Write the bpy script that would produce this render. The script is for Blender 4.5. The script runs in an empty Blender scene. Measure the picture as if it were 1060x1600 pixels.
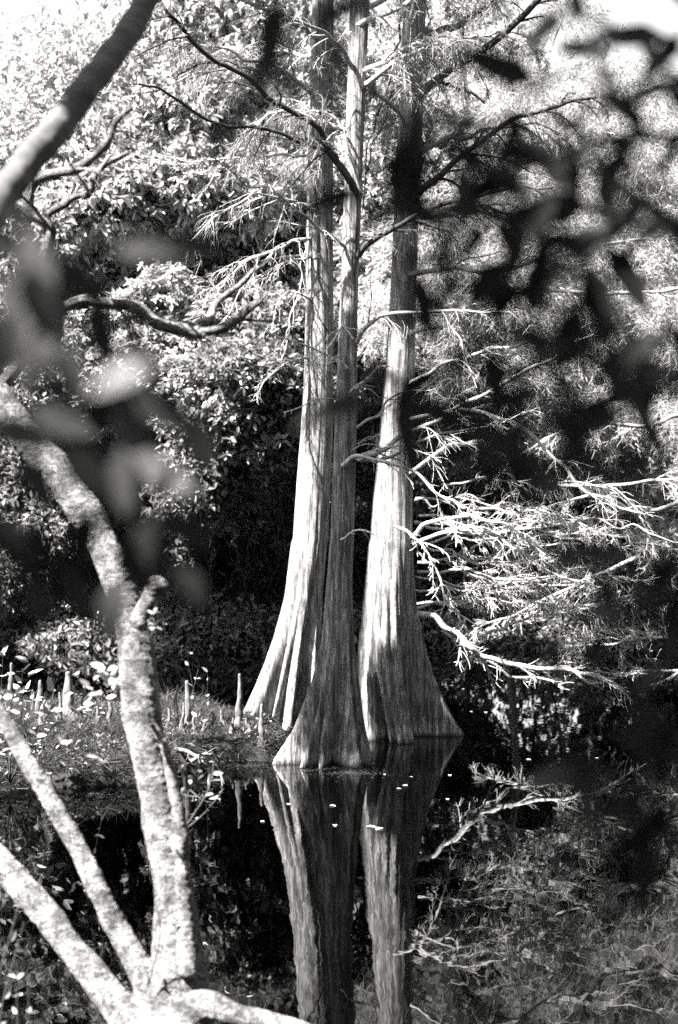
import bpy, math, random
import numpy as np
from mathutils import Vector, Matrix

# ------------------------------------------------------------------ scene, camera, light
SC = bpy.context.scene
COL = SC.collection
SC.render.engine = 'CYCLES'
SC.view_settings.view_transform = 'Standard'
SC.view_settings.look = 'None'
SC.view_settings.gamma = 1.0
SC.view_settings.exposure = 3.2
SC.cycles.use_denoising = False
SC.cycles.max_bounces = 5
SC.cycles.diffuse_bounces = 2
SC.cycles.glossy_bounces = 3
SC.cycles.transmission_bounces = 3
SC.cycles.transparent_max_bounces = 4
SC.cycles.sample_clamp_indirect = 3.0
SC.cycles.caustics_reflective = False
SC.cycles.caustics_refractive = False

F = 2222.0      # focal length in photo pixels (50 mm on a 36 mm tall frame, 1600 px)
CX, CY, EYE = 530.0, 800.0, 2.5
cam_d = bpy.data.cameras.new('camera')
cam = bpy.data.objects.new('camera', cam_d)
COL.objects.link(cam)
cam.location = (0, 0, EYE)
cam.rotation_euler = (math.radians(90), 0, 0)
cam_d.sensor_fit = 'VERTICAL'
cam_d.sensor_height = 36.0
cam_d.sensor_width = 24.0
cam_d.lens = 50.0
cam_d.clip_start = 0.05
cam_d.clip_end = 1000
cam_d.dof.use_dof = True
cam_d.dof.focus_distance = 11.0
cam_d.dof.aperture_fstop = 2.4
SC.camera = cam

SUN_AZ = 58.0    # degrees towards the left from straight behind the camera
SUN_EL = 50.0
sa, se = math.radians(SUN_AZ), math.radians(SUN_EL)
SUN = Vector((-math.sin(sa) * math.cos(se), -math.cos(sa) * math.cos(se), math.sin(se)))
sd = bpy.data.lights.new('sun', 'SUN')
sd.energy = 5.0
sd.angle = math.radians(0.5)
sd.color = (1.0, 0.99, 0.97)
so = bpy.data.objects.new('sun', sd)
COL.objects.link(so)
so.rotation_euler = SUN.to_track_quat('Z', 'Y').to_euler()

W = bpy.data.worlds.new('World')
SC.world = W
W.use_nodes = True
nt = W.node_tree
bg = nt.nodes['Background']
sky = nt.nodes.new('ShaderNodeTexSky')
sky.sky_type = 'NISHITA'
sky.sun_disc = False
sky.sun_elevation = se
sky.sun_rotation = math.atan2(SUN.x, SUN.y)
bw = nt.nodes.new('ShaderNodeRGBToBW')      # the photograph is black and white film
nt.links.new(sky.outputs[0], bw.inputs[0])
nt.links.new(bw.outputs[0], bg.inputs[0])
bg.inputs[1].default_value = 0.065


def P(px, py, Y):
    """point seen at photo pixel (px, py) at distance Y in front of the camera"""
    return Vector(((px - CX) / F * Y, Y, EYE - (py - CY) / F * Y))


def ground_Y(py, z=0.0):
    return (EYE - z) * F / (py - CY)


# ------------------------------------------------------------------ noise (vectorised)
def _hash(ix, iy, iz):
    with np.errstate(over='ignore'):
        n = (ix.astype(np.int64) * 374761393 + iy.astype(np.int64) * 668265263 + iz.astype(np.int64) * 2147483647 % 1274126177)
        n = (n ^ (n >> 13)) * 1274126177
        n = n ^ (n >> 16)
    return (n & 0xffff).astype(np.float64) / 32767.5 - 1.0


def vnoise(p):
    p = np.asarray(p, float)
    i = np.floor(p).astype(np.int64)
    f = p - i
    f = f * f * (3 - 2 * f)
    r = 0
    for dx in (0, 1):
        for dy in (0, 1):
            for dz in (0, 1):
                w = (f[:, 0] if dx else 1 - f[:, 0]) * (f[:, 1] if dy else 1 - f[:, 1]) * (f[:, 2] if dz else 1 - f[:, 2])
                r = r + w * _hash(i[:, 0] + dx, i[:, 1] + dy, i[:, 2] + dz)
    return r


def fbm(p, o=3):
    a, s, r = 1.0, 1.0, 0
    for k in range(o):
        r = r + a * vnoise(np.asarray(p) * s + 17.3 * k)
        a *= .5
        s *= 2.03
    return r


# ------------------------------------------------------------------ mesh helpers
class Acc:
    def __init__(s):
        s.v, s.q, s.n = [], [], 0

    def add(s, v, q):
        v = np.asarray(v, float).reshape(-1, 3)
        q = np.asarray(q, np.int64).reshape(-1, 4)
        s.v.append(v)
        s.q.append(q + s.n)
        s.n += len(v)

    def arrays(s):
        return np.concatenate(s.v), np.concatenate(s.q)


def mesh_np(name, v, q, smooth=False):
    me = bpy.data.meshes.new(name)
    me.vertices.add(len(v))
    me.vertices.foreach_set('co', np.ascontiguousarray(v, np.float32).ravel())
    me.loops.add(len(q) * 4)
    me.loops.foreach_set('vertex_index', np.ascontiguousarray(q, np.int32).ravel())
    me.polygons.add(len(q))
    me.polygons.foreach_set('loop_start', np.arange(0, len(q) * 4, 4, dtype=np.int32))
    me.update(calc_edges=True)
    me.polygons.foreach_set('use_smooth', np.full(len(q), smooth))
    me.update()
    return me


def link(name, me, mat, parent=None):
    o = bpy.data.objects.new(name, me)
    COL.objects.link(o)
    if mat and not me.materials:
        me.materials.append(mat)
    if parent:
        o.parent = parent
    return o


def build(acc, name, mat, parent=None, origin=None, smooth=True):
    v, q = acc.arrays()
    if parent is not None and origin is None:
        origin = parent.matrix_basis.translation
    loc = Vector(origin) if origin is not None else Vector((0, 0, 0))
    me = mesh_np(name, v - np.array(loc), q, smooth)
    o = link(name, me, mat, parent)
    if parent is None:
        o.location = loc
    return o


def thing(name, label, cat, loc, group=None):
    o = bpy.data.objects.new(name, None)
    COL.objects.link(o)
    o.location = loc
    o.empty_display_size = .1
    return tag(o, label, cat, group)


def tag(o, label, cat, group=None):
    o['label'] = label
    o['category'] = cat
    if group:
        o['group'] = group
    return o


def struct(o):
    o['kind'] = 'structure'
    return o


def smooth_path(pts, n):
    P_ = np.array([tuple(p) for p in pts], float)
    if len(P_) == 2:
        return P_[0] + (P_[1] - P_[0]) * np.linspace(0, 1, n)[:, None]
    E = np.vstack([2 * P_[0] - P_[1], P_, 2 * P_[-1] - P_[-2]])
    t = np.linspace(0, len(P_) - 1 - 1e-6, n)
    i = t.astype(int)
    u = (t - i)[:, None]
    a, b, c, d = E[i], E[i + 1], E[i + 2], E[i + 3]
    return .5 * (2 * b + (c - a) * u + (2 * a - 5 * b + 4 * c - d) * u * u + (3 * b - a - 3 * c + d) * u ** 3)


def tube_va(path, rad, sides, cap=False, rough=0.0, seed=0, rf=.9):
    path = np.asarray(path, float)
    n = len(path)
    rad = np.asarray(rad, float)
    T = np.gradient(path, axis=0)
    T /= np.linalg.norm(T, axis=1)[:, None] + 1e-12
    up = np.array([0, 0, 1.0]) if abs(T[0][2]) < .9 else np.array([1.0, 0, 0])
    N = np.empty_like(T)
    x = np.cross(T[0], up)
    x /= np.linalg.norm(x)
    N[0] = x
    for i in range(1, n):
        x = x - T[i] * np.dot(x, T[i])
        x /= np.linalg.norm(x) + 1e-12
        N[i] = x
    B = np.cross(T, N)
    a = np.linspace(0, 2 * math.pi, sides, endpoint=False)
    ring = N[:, None, :] * np.cos(a)[None, :, None] + B[:, None, :] * np.sin(a)[None, :, None]
    R = rad[:, None] * np.ones((1, sides))
    if rough:
        q = (path[:, None, :] + ring * R[..., None] * 1.0)
        R = R * (1 + rough * fbm(q.reshape(-1, 3) / max(rad.max(), 1e-3) * rf + seed, 2).reshape(R.shape))
    v = (path[:, None, :] + ring * R[..., None]).reshape(-1, 3)
    i = np.arange(n - 1)[:, None] * sides
    j = np.arange(sides)[None, :]
    k = (j + 1) % sides
    q = np.stack([i + j, i + k, i + sides + k, i + sides + j], -1).reshape(-1, 4)
    if cap:   # close both ends with a shrunken ring and a pole of quads
        vs, qs = [v], [q]
        for e, s in ((0, -1), (n - 1, 1)):
            c = path[e] + T[e] * s * rad[e] * .35
            ring_e = v[e * sides:(e + 1) * sides] if e == 0 else v[(n - 1) * sides:n * sides]
            inner = c + (ring_e - path[e]) * .05
            off = sum(len(z) for z in vs)
            vs.append(inner)
            b = e * sides
            qq = [[b + m, b + (m + 1) % sides, off + (m + 1) % sides, off + m] for m in range(sides)]
            h = sides // 2
            for m in range(1, h):
                qq.append([off + m - 1 if m > 1 else off, off + m, off + sides - m - 0 - (0), off + (sides - m + 1) % sides])
            qs.append(np.array(qq))
        return np.vstack(vs), np.vstack(qs)
    return v, q


def rv(rng):
    v = Vector((rng.gauss(0, 1), rng.gauss(0, 1), rng.gauss(0, 1)))
    return v.normalized()


def grow(acc, pts, r0, r1, rng, sides=6, kids=8, klen=.5, level=2, droop=.15, spread=.9, wob=.02, tips=None, k0=.15, step=.05, up=0.0, rmin=.0018):
    L = sum((Vector(pts[i + 1]) - Vector(pts[i])).length for i in range(len(pts) - 1))
    n = max(6, min(60, int(L / step)))
    path = smooth_path(pts, n)
    t = np.linspace(0, 1, n)
    if wob:
        s = rng.random() * 100
        w = np.stack([vnoise(np.stack([t * L * 5 + s, t * 0 + k * 9.1, t * 0], -1)) for k in range(3)], -1)
        path = path + w * wob * np.minimum(t * 8, 1)[:, None]
    rad = r0 + (r1 - r0) * t ** .8
    acc.add(*tube_va(path, rad, sides))
    if tips is not None and level <= 1:
        for i in range(1, n - 1, 2):
            tips.append((path[i], path[min(i + 1, n - 1)] - path[i - 1]))
    if level <= 0:
        return
    T = np.gradient(path, axis=0)
    for k in range(kids):
        u = k0 + (1 - k0) * (k + rng.random()) / kids
        i = min(n - 2, int(u * n))
        d = Vector(T[i]).normalized()
        side = rv(rng)
        side = (side - d * side.dot(d)).normalized()
        side.z = side.z * .6 + up
        a = spread * (.6 + .6 * rng.random())
        c = (d * math.cos(a) + side * math.sin(a)).normalized()
        ln = klen * (1.15 - .6 * u) * (.5 + rng.random() * .8)
        pp = [Vector(path[i])]
        m = 4
        cur = c.copy()
        for s_ in range(m):
            cur = (cur + rv(rng) * .28 + Vector((0, 0, -droop))).normalized()
            pp.append(pp[-1] + cur * ln / m)
        rr = max(rad[i] * .5, rmin * 1.2) if level > 1 else max(rad[i] * .45, rmin)
        grow(acc, pp, rr, max(rr * .4, rmin * .6), rng, max(3, sides - 2), max(2, int(kids * .55)), klen * .45, level - 1, droop, spread, wob * .5, tips, .15, step, up, rmin)


def leaves_va(pos, dirs, nrm, ln, wr=.34, fold=.25, curl=.15):
    d = dirs / (np.linalg.norm(dirs, axis=1)[:, None] + 1e-9)
    s = np.cross(d, nrm)
    s /= np.linalg.norm(s, axis=1)[:, None] + 1e-9
    u = np.cross(s, d)
    L = ln[:, None]
    w = L * wr * .5
    def pt(a, b, c):
        return pos + d * L * a + s * w * b + u * L * c
    f = fold * wr * .5
    V = np.stack([pt(0, 0, 0), pt(.3, 1, f), pt(.7, .8, f - curl * .5), pt(1, 0, -curl), pt(.7, -.8, f - curl * .5), pt(.3, -1, f)], 1)
    b = np.arange(len(pos))[:, None] * 6
    q = np.concatenate([b + np.array([[0, 1, 2, 3]]), b + np.array([[0, 3, 4, 5]])], 0)
    return V.reshape(-1, 3), q


def needles_va(pos, dirs, ln, w, R):
    d = dirs / (np.linalg.norm(dirs, axis=1)[:, None] + 1e-9)
    s = np.cross(d, R.normal(size=d.shape))
    s /= np.linalg.norm(s, axis=1)[:, None] + 1e-9
    L = ln[:, None]
    V = np.stack([pos - s * w * .5, pos + s * w * .5, pos + d * L + s * w * .22, pos + d * L - s * w * .22], 1)
    q = np.arange(len(pos))[:, None] * 4 + np.array([[0, 1, 2, 3]])
    return V.reshape(-1, 3), q


# ------------------------------------------------------------------ materials (all greys)
def mat(name, fn):
    m = bpy.data.materials.new(name)
    m.use_nodes = True
    t = m.node_tree
    b = t.nodes['Principled BSDF']
    fn(t, b)
    return m


def grey(v):
    return (v, v, v, 1)


def N_(t, ty, **k):
    n = t.nodes.new(ty)
    for a, b in k.items():
        if a in n.inputs:
            n.inputs[a].default_value = b
        else:
            setattr(n, a, b)
    return n


def coords(t, sc):
    tc = N_(t, 'ShaderNodeTexCoord')
    mp = N_(t, 'ShaderNodeMapping')
    mp.inputs['Scale'].default_value = sc
    t.links.new(tc.outputs['Object'], mp.inputs[0])
    return mp.outputs[0]


def ramp(t, src, stops):
    r = N_(t, 'ShaderNodeValToRGB')
    el = r.color_ramp.elements
    el[0].position, el[0].color = stops[0][0], grey(stops[0][1])
    el[1].position, el[1].color = stops[-1][0], grey(stops[-1][1])
    for p, c in stops[1:-1]:
        e = el.new(p)
        e.color = grey(c)
    t.links.new(src, r.inputs[0])
    return r.outputs[0]


def noise(t, co, scale, detail=4, rough=.6, dist=0.0):
    n = N_(t, 'ShaderNodeTexNoise')
    n.inputs['Scale'].default_value = scale
    n.inputs['Detail'].default_value = detail
    n.inputs['Roughness'].default_value = rough
    n.inputs['Distortion'].default_value = dist
    t.links.new(co, n.inputs['Vector'])
    return n.outputs[0]


def mul(t, a, b, op='MULTIPLY'):
    m = N_(t, 'ShaderNodeMath', operation=op)
    for i, x in enumerate((a, b)):
        if isinstance(x, (int, float)):
            m.inputs[i].default_value = x
        else:
            t.links.new(x, m.inputs[i])
    return m.outputs[0]


def bump(t, b, h, strength, dist):
    bp = N_(t, 'ShaderNodeBump')
    bp.inputs['Strength'].default_value = strength
    bp.inputs['Distance'].default_value = dist
    t.links.new(h, bp.inputs['Height'])
    t.links.new(bp.outputs[0], b.inputs['Normal'])


def m_cypress(t, b):
    co = coords(t, (1, 1, .07))
    fib = noise(t, co, 75, 5, .65)
    fib2 = noise(t, co, 24, 4, .6)
    co2 = coords(t, (1, 1, .45))
    lich = noise(t, co2, 9, 6, .7)
    c1 = ramp(t, fib, [(.32, .07), (.5, .25), (.70, .42)])
    c2 = ramp(t, fib2, [(.40, .3), (.58, 1.0)])
    c3 = ramp(t, lich, [(.40, .65), (.52, 1.0), (.60, 1.2), (.64, 1.9)])
    tc = N_(t, 'ShaderNodeTexCoord')
    sp = N_(t, 'ShaderNodeSeparateXYZ')
    t.links.new(tc.outputs['Object'], sp.inputs[0])
    wet = ramp(t, mul(t, sp.outputs[2], mul(t, lich, .05), 'ADD'), [(.035, .22), (.075, 1.0)])     # dark wet band at the water
    nb = noise(t, coords(t, (1, 1, .25)), 7, 3, .6)
    zb = ramp(t, mul(t, sp.outputs[2], mul(t, nb, .25), 'SUBTRACT'), [(-.03, 1.55), (.04, 1.0)])      # pale lichen above it
    t.links.new(mul(t, mul(t, mul(t, mul(t, c1, c2), c3), wet), zb), b.inputs['Base Color'])
    b.inputs['Roughness'].default_value = .85
    bump(t, b, mul(t, fib, fib2, 'ADD'), 1.0, .018)


def m_pale(t, b):
    co = coords(t, (1, 1, 1))
    a = noise(t, co, 14, 6, .65, .4)
    c = noise(t, co, 70, 5, .7)
    bl = noise(t, co, 4.0, 4, .6)
    c1 = ramp(t, a, [(.36, .05), (.47, .17), (.62, .36)])
    c2 = ramp(t, c, [(.36, .35), (.56, 1.05)])
    c3 = ramp(t, bl, [(.38, .55), (.6, 1.2)])
    wr = noise(t, coords(t, (1, 1, 2.6)), 34, 6, .7, .8)
    c4 = ramp(t, wr, [(.40, .25), (.47, .9), (.7, 1.1)])
    t.links.new(mul(t, mul(t, mul(t, c1, c2), c3), c4), b.inputs['Base Color'])
    b.inputs['Roughness'].default_value = .8
    bump(t, b, mul(t, mul(t, c, a, 'ADD'), wr, 'ADD'), 1.0, .016)


def m_bark(lo, hi, sc=30):
    def f(t, b):
        co = coords(t, (1, 1, .35))
        a = noise(t, co, sc, 5, .65)
        t.links.new(ramp(t, a, [(.3, lo), (.65, hi)]), b.inputs['Base Color'])
        b.inputs['Roughness'].default_value = .85
        bump(t, b, a, .6, .01)
    return f


def m_leaf(lo, hi, trans=.35, rough=.45, sc=3.5, spec=.5):
    def f(t, b):
        co = coords(t, (1, 1, 1))
        a = noise(t, co, sc, 3, .7)
        g = N_(t, 'ShaderNodeNewGeometry')
        v = mul(t, mul(t, g.outputs['Random Per Island'], .5), mul(t, a, .7), 'ADD')
        col = ramp(t, v, [(.3, lo), (.85, hi)])
        t.links.new(col, b.inputs['Base Color'])
        b.inputs['Roughness'].default_value = rough
        b.inputs['Specular IOR Level'].default_value = spec
        tr = N_(t, 'ShaderNodeBsdfTranslucent')
        t.links.new(col, tr.inputs[0])
        mx = N_(t, 'ShaderNodeMixShader')
        mx.inputs[0].default_value = trans
        t.links.new(b.outputs[0], mx.inputs[1])
        t.links.new(tr.outputs[0], mx.inputs[2])
        out = t.nodes['Material Output']
        t.links.new(mx.outputs[0], out.inputs[0])
    return f


def m_soil(lo, hi, sc):
    def f(t, b):
        co = coords(t, (1, 1, 1))
        a = noise(t, co, sc, 8, .7)
        t.links.new(ramp(t, a, [(.35, lo), (.7, hi)]), b.inputs['Base Color'])
        b.inputs['Roughness'].default_value = .95
        b.inputs['Specular IOR Level'].default_value = .08
        bump(t, b, a, .8, .03)
    return f


def m_water(t, b):
    b.inputs['Base Color'].default_value = grey(.0)
    b.inputs['Roughness'].default_value = .015
    b.inputs['IOR'].default_value = 1.333
    co = coords(t, (1, .45, 1))
    a = noise(t, co, 3.2, 3, .5, .4)
    c = noise(t, co, 1.1, 2, .5)
    bump(t, b, mul(t, a, c, 'ADD'), .13, .011)


M = dict(
    cypress=mat('cypress_bark', m_cypress),
    pale=mat('pale_smooth_bark', m_pale),
    limb=mat('cypress_limb_bark', m_bark(.16, .42, 40)),
    dead=mat('bleached_dead_wood', m_bark(.16, .6, 26)),
    lean=mat('mottled_grey_bark', m_bark(.008, .075, 11)),
    dark=mat('dark_bark', m_bark(.008, .05, 24)),
    knee=mat('cypress_knee_bark', m_bark(.01, .15, 22)),
    broad=mat('broad_leaves', m_leaf(.08, .5, .4, .35)),
    broad2=mat('pale_broad_leaves', m_leaf(.14, .55, .4, .4)),  # paler copy of the broad leaves, haze and glare put into the colour
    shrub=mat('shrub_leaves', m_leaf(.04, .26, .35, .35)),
    cneedle=mat('cypress_sprays', m_leaf(.05, .2, .4, .6)),
    needle=mat('cypress_needles', m_leaf(.12, .55, .45, .6)),
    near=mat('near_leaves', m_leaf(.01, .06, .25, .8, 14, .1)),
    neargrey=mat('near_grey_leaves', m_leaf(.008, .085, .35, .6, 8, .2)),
    sprout=mat('sprout_leaves', m_leaf(.2, .45, .4, .45)),
    sunleaf=mat('paler_sapling_leaves', m_leaf(.03, .16, .4, .5, 12, .3)),  # lighter copy of the grey sapling leaves, sunlight put into the colour
    straw=mat('dry_straw', m_leaf(.002, .055, .3, .7, 1.6)),
    float_=mat('floating_leaf_skin', m_leaf(.3, .6, .1, .5)),
    mud=mat('bank_mud', m_soil(.006, .04, 9)),
    earth=mat('far_earth', m_soil(.004, .018, 2)),
    water=mat('pond_water', m_water),
)

# ------------------------------------------------------------------ water and ground
def grid(x0, x1, y0, y1, nx, ny, hf):
    xs, ys = np.linspace(x0, x1, nx), np.linspace(y0, y1, ny)
    X, Y = np.meshgrid(xs, ys)
    Z = hf(X.ravel(), Y.ravel())
    v = np.stack([X.ravel(), Y.ravel(), Z], -1)
    i = np.arange(ny - 1)[:, None] * nx
    j = np.arange(nx - 1)[None, :]
    q = np.stack([i + j, i + j + 1, i + nx + j + 1, i + nx + j], -1).reshape(-1, 4)
    return v, q


def sm(x, a, b):
    t = np.clip((x - a) / (b - a), 0, 1)
    return t * t * (3 - 2 * t)


A = Acc()
A.add(*grid(-60, 60, -2, 60, 2, 2, lambda x, y: x * 0))
struct(build(A, 'water', M['water'], smooth=False))


def far_h(x, y):
    edge = 25.6 + .9 * vnoise(np.stack([x * .35, x * 0 + 3, x * 0], -1)) + .3 * vnoise(np.stack([x * 1.6, x * 0, x * 0], -1)) - sm(x, 3, 9) * 2.0 - sm(-x, 6, 14) * 3
    d = y - edge
    return np.where(d < 0, -.6 + 0 * d, 0) + np.where(d < 0, np.maximum(d * .5, -.0), 0) * 0 + np.where(d >= 0, -.1 + .35 * sm(d, 0, 1.2) + d * .09 + .12 * fbm(np.stack([x, y, x * 0], -1) * .8, 3), -.3)


A = Acc()
A.add(*grid(-120, 120, 19, 320, 260, 200, far_h))
struct(build(A, 'far_ground', M['earth']))


def near_h(x, y):
    return .95 - .05 * np.maximum(y, 0) - sm(y, 4.4, 6.4) * 1.3 + .05 * fbm(np.stack([x * 1.2, y * 1.2, x * 0], -1), 3) - sm(y, 3, 5) * .1


A = Acc()
A.add(*grid(-14, 14, -14, 7.2, 180, 140, near_h))
struct(build(A, 'near_bank', M['mud']))


def isl_h(x, y):
    nz = fbm(np.stack([x * 2.2, y * 2.2, x * 0 + 5], -1), 3)
    xr = -.38 + .15 * nz                               # right-hand tip
    front = 12.6 + sm(x, -2.4, -.7) * 1.5 + .25 * nz
    back = 17.4 - sm(x, -1.8, -.3) * 1.8 + .3 * nz
    d = np.minimum(np.minimum((xr - x) * 1.0, y - front), back - y)
    h = -.25 + .48 * sm(d, -.12, .55)
    return h + .05 * nz * sm(d, 0, .5) + .03 * fbm(np.stack([x * 9, y * 9, x * 0], -1), 2) * sm(d, 0, .3)


A = Acc()
A.add(*grid(-9, .3, 11.8, 18.2, 280, 220, isl_h))
struct(build(A, 'island_ground', M['mud']))


def isl_z(x, y):
    return float(isl_h(np.array([x]), np.array([y]))[0])


# ------------------------------------------------------------------ the three bald cypresses
def cypress_trunk(prof, Y, seed, nl, tree, amp=.42, top_py=-2600):
    """prof rows: (photo y, centre x, half width) -> fluted, buttressed trunk"""
    R = np.random.RandomState(seed)
    pr = np.array(prof, float)
    zt = EYE - (pr[:, 0] - CY) / F * Y
    cxs = (pr[:, 1] - CX) / F * Y
    rr = pr[:, 2] / F * Y
    o = np.argsort(zt)
    zt, cxs, rr = zt[o], cxs[o], rr[o]
    ztop = EYE - (top_py - CY) / F * Y
    slope = (cxs[-1] - cxs[-2]) / (zt[-1] - zt[-2])
    zt = np.append(zt, ztop); cxs = np.append(cxs, cxs[-1] + slope * .6 * (ztop - zt[-2])); rr = np.append(rr, rr[-1] * .35)
    zt = np.insert(zt, 0, -.35); cxs = np.insert(cxs, 0, cxs[0]); rr = np.insert(rr, 0, rr[0] * 1.12)
    zs = np.concatenate([np.linspace(-.35, 2.2, 110), np.linspace(2.2, ztop, 130)[1:]])
    path = np.interp(zs, zt, cxs)
    rad = np.interp(zs, zt, rr)
    k = np.ones(7) / 7
    rad = np.convolve(np.pad(rad, 3, 'edge'), k, 'valid')
    path = np.convolve(np.pad(path, 3, 'edge'), k, 'valid')
    S = 144
    th = np.linspace(0, 2 * math.pi, S, endpoint=False)
    TH, ZZ = np.meshgrid(th, zs)
    z0 = 0.0
    f = np.clip(1 - (ZZ - z0) / 2.1, 0, 1) ** 1.0
    # irregular lobes: sum of ridges at random angles with random widths and reach
    ang = np.sort(R.uniform(0, 2 * math.pi, nl) * .45 + np.linspace(0, 2 * math.pi, nl, endpoint=False))
    ridge = np.zeros_like(TH)
    for a in ang:
        wd = R.uniform(.12, .24)
        ht = R.uniform(.65, 1.1)
        lean = R.uniform(-.12, .12)
        dlt = (TH - a - lean * ZZ + math.pi) % (2 * math.pi) - math.pi
        wz = wd * (.8 + .5 * (1 - f))
        ridge = np.maximum(ridge, ht * np.exp(-(np.abs(dlt) / wz) ** 1.7 * .8))
    rel = 1 + amp * f * (ridge - .93) + .30 * np.clip(1 - ZZ / .38, 0, 1) ** 2 * (ridge - .62)
    fine = fbm(np.stack([np.cos(TH).ravel() * 7, np.sin(TH).ravel() * 7, ZZ.ravel() * .9 + seed], -1), 3).reshape(TH.shape)
    rel += fine * .028 * (1 + f)
    low = vnoise(np.stack([np.cos(TH).ravel() * 1.5, np.sin(TH).ravel() * 1.5, ZZ.ravel() * .8 + seed], -1)).reshape(TH.shape)
    rel += low * .04
    RR = rad[:, None] * rel
    X = path[:, None] + RR * np.cos(TH)
    Yy = Y + RR * np.sin(TH) * .9
    v = np.stack([X, Yy, ZZ], -1).reshape(-1, 3)
    n = len(zs)
    i = np.arange(n - 1)[:, None] * S
    j = np.arange(S)[None, :]
    kk = (j + 1) % S
    q = np.stack([i + j, i + kk, i + S + kk, i + S + j], -1).reshape(-1, 4)
    A = Acc(); A.add(v, q)
    build(A, 'trunk', M['cypress'], tree)
    return lambda z: (float(np.interp(z, zs, path)), Y, float(np.interp(z, zs, rad)))


PL = [(1145, 437, 79), (1100, 445, 66), (1060, 452, 55), (1000, 463, 41), (930, 475, 31), (850, 483, 27), (700, 495, 25), (530, 501, 22), (370, 500, 20.5), (200, 502, 19), (0, 505, 17)]
PM = [(1190, 514, 76), (1150, 518, 62), (1120, 521, 52), (1060, 526, 36), (1000, 529, 26), (930, 530, 21.5), (850, 534, 18.5), (700, 540, 17.5), (560, 543, 15), (430, 547, 13.5), (320, 551, 14), (150, 557, 14.5), (0, 562, 15)]
PR = [(1150, 632, 76), (1110, 624, 70), (1060, 615, 61), (1000, 610, 51), (930, 609, 41), (850, 612, 34), (700, 618, 26), (550, 627, 22), (400, 632, 20), (200, 642, 18.5), (0, 649, 17.5)]
YL, YM, YR = 16.1, 14.25, 15.9
trees = {}
for key, prof, Y, seed, nl, amp, lab in (
        ('L', PL, YL, 3, 13, .74, 'bald cypress with a sunlit white trunk, leftmost of the three standing in the water'),
        ('M', PM, YM, 8, 13, .74, 'shaded slender bald cypress, nearest and middle one of the three trunks'),
        ('R', PR, YR, 5, 14, .74, 'bald cypress with the widest dark fluted base, right of the other two')):
    b = P(prof[0][1], prof[0][0], Y)
    t = thing('cypress_tree', lab, 'tree', (b.x, Y, 0), 'bald cypresses standing in the pond')
    trees[key] = (t, cypress_trunk(prof, Y, seed, nl, t, amp))

rng = random.Random(11)
RS = np.random.RandomState(4)


def px_path(pts, Y0, Y1=None):
    Y1 = Y0 if Y1 is None else Y1
    n = len(pts)
    out = []
    for i, p in enumerate(pts):
        if len(p) == 3:
            out.append(P(*p))
        else:
            out.append(P(p[0], p[1], Y0 + (Y1 - Y0) * i / (n - 1)))
    return out


def needle_part(tips, parent, n_per=5, ln=.05, w=.004, hang=.5, name='needles', keep=1.0, mat_='cneedle'):
    if not tips:
        return
    p = np.array([t[0] for t in tips])
    d = np.array([t[1] for t in tips])
    m = RS.rand(len(p)) < keep
    p, d = p[m], d[m]
    p = np.repeat(p, n_per, 0)
    d = np.repeat(d, n_per, 0)
    d /= np.linalg.norm(d, axis=1)[:, None] + 1e-9
    p = p + RS.normal(size=p.shape) * .012
    dd = d * .5 + RS.normal(size=d.shape) * .7 + np.array([0, 0, -hang])
    A = Acc()
    A.add(*needles_va(p, dd, ln * (.5 + RS.rand(len(p))), w, RS))
    build(A, name, M[mat_], parent, smooth=False)


def limb(key, pts, Y0, Y1, r0, r1, kids=10, klen=.45, level=2, droop=.12, feather=0, mat_='limb', spread=.9, wob=.03, seed=None, up=0.0, hang=.5, nl=.05, rmin=.002):
    A = Acc()
    r = random.Random(seed if seed is not None else rng.random())
    tips = [] if feather else None
    k = Y0 / F
    grow(A, px_path(pts, Y0, Y1), r0 * k, r1 * k, r, 8, kids, klen, level, droop, spread, wob, tips, up=up, rmin=rmin)
    tree = trees[key][0]
    o = build(A, 'branch', M[mat_], tree)
    if feather:
        needle_part(tips, tree, feather, nl, .0045, hang)
    return o


# middle tree limbs; dark bark on some of them stands in for shade
limb('M', [(548, 285), (520, 240), (492, 192), (440, 165), (385, 122), (330, 88), (280, 40), (250, 5)], 14.2, 12.6, 6, 2.5, 16, .7, 2, .25, 4, seed=1, mat_='dark')
limb('M', [(552, 300), (525, 245), (480, 225), (400, 200), (330, 185), (270, 150), (215, 130)], 14.2, 13.0, 4.5, 1.6, 14, .6, 2, .2, 3, seed=2, mat_='dark')
limb('M', [(566, 300), (553, 262), (543, 232), (538, 205)], 14.1, 14.0, 3.5, 1.5, 3, .3, 1, .1, seed=3)
limb('M', [(540, 385), (505, 362), (470, 335), (430, 300), (380, 285), (330, 240)], 14.2, 12.8, 3.2, 1, 12, .45, 2, .2, 2, seed=4)
limb('M', [(560, 400), (590, 370), (640, 342), (720, 312), (800, 295), (860, 290)], 14.2, 13.4, 5.0, 2, 12, .6, 2, .2, 2, seed=5, mat_='dark')
limb('M', [(558, 535), (578, 508), (610, 490), (680, 488), (745, 487), (800, 490)], 14.2, 13.2, 4.2, 1.6, 10, .5, 2, .2, 1, seed=6)
limb('M', [(545, 625), (562, 603), (585, 583), (605, 573)], 14.2, 13.8, 3.5, 1.6, 8, .3, 2, .1, seed=7)
limb('M', [(556, 715), (575, 713), (630, 684), (700, 645), (780, 605), (860, 562), (930, 520)], 14.2, 13.5, 5, 2, 16, .6, 2, .18, 2, 'dead', seed=8)
limb('M', [(536, 728), (552, 716), (590, 717), (640, 735), (690, 770), (730, 795)], 14.1, 13.6, 4.5, 1.5, 10, .4, 2, .12, 0, 'dead', seed=9)
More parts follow.
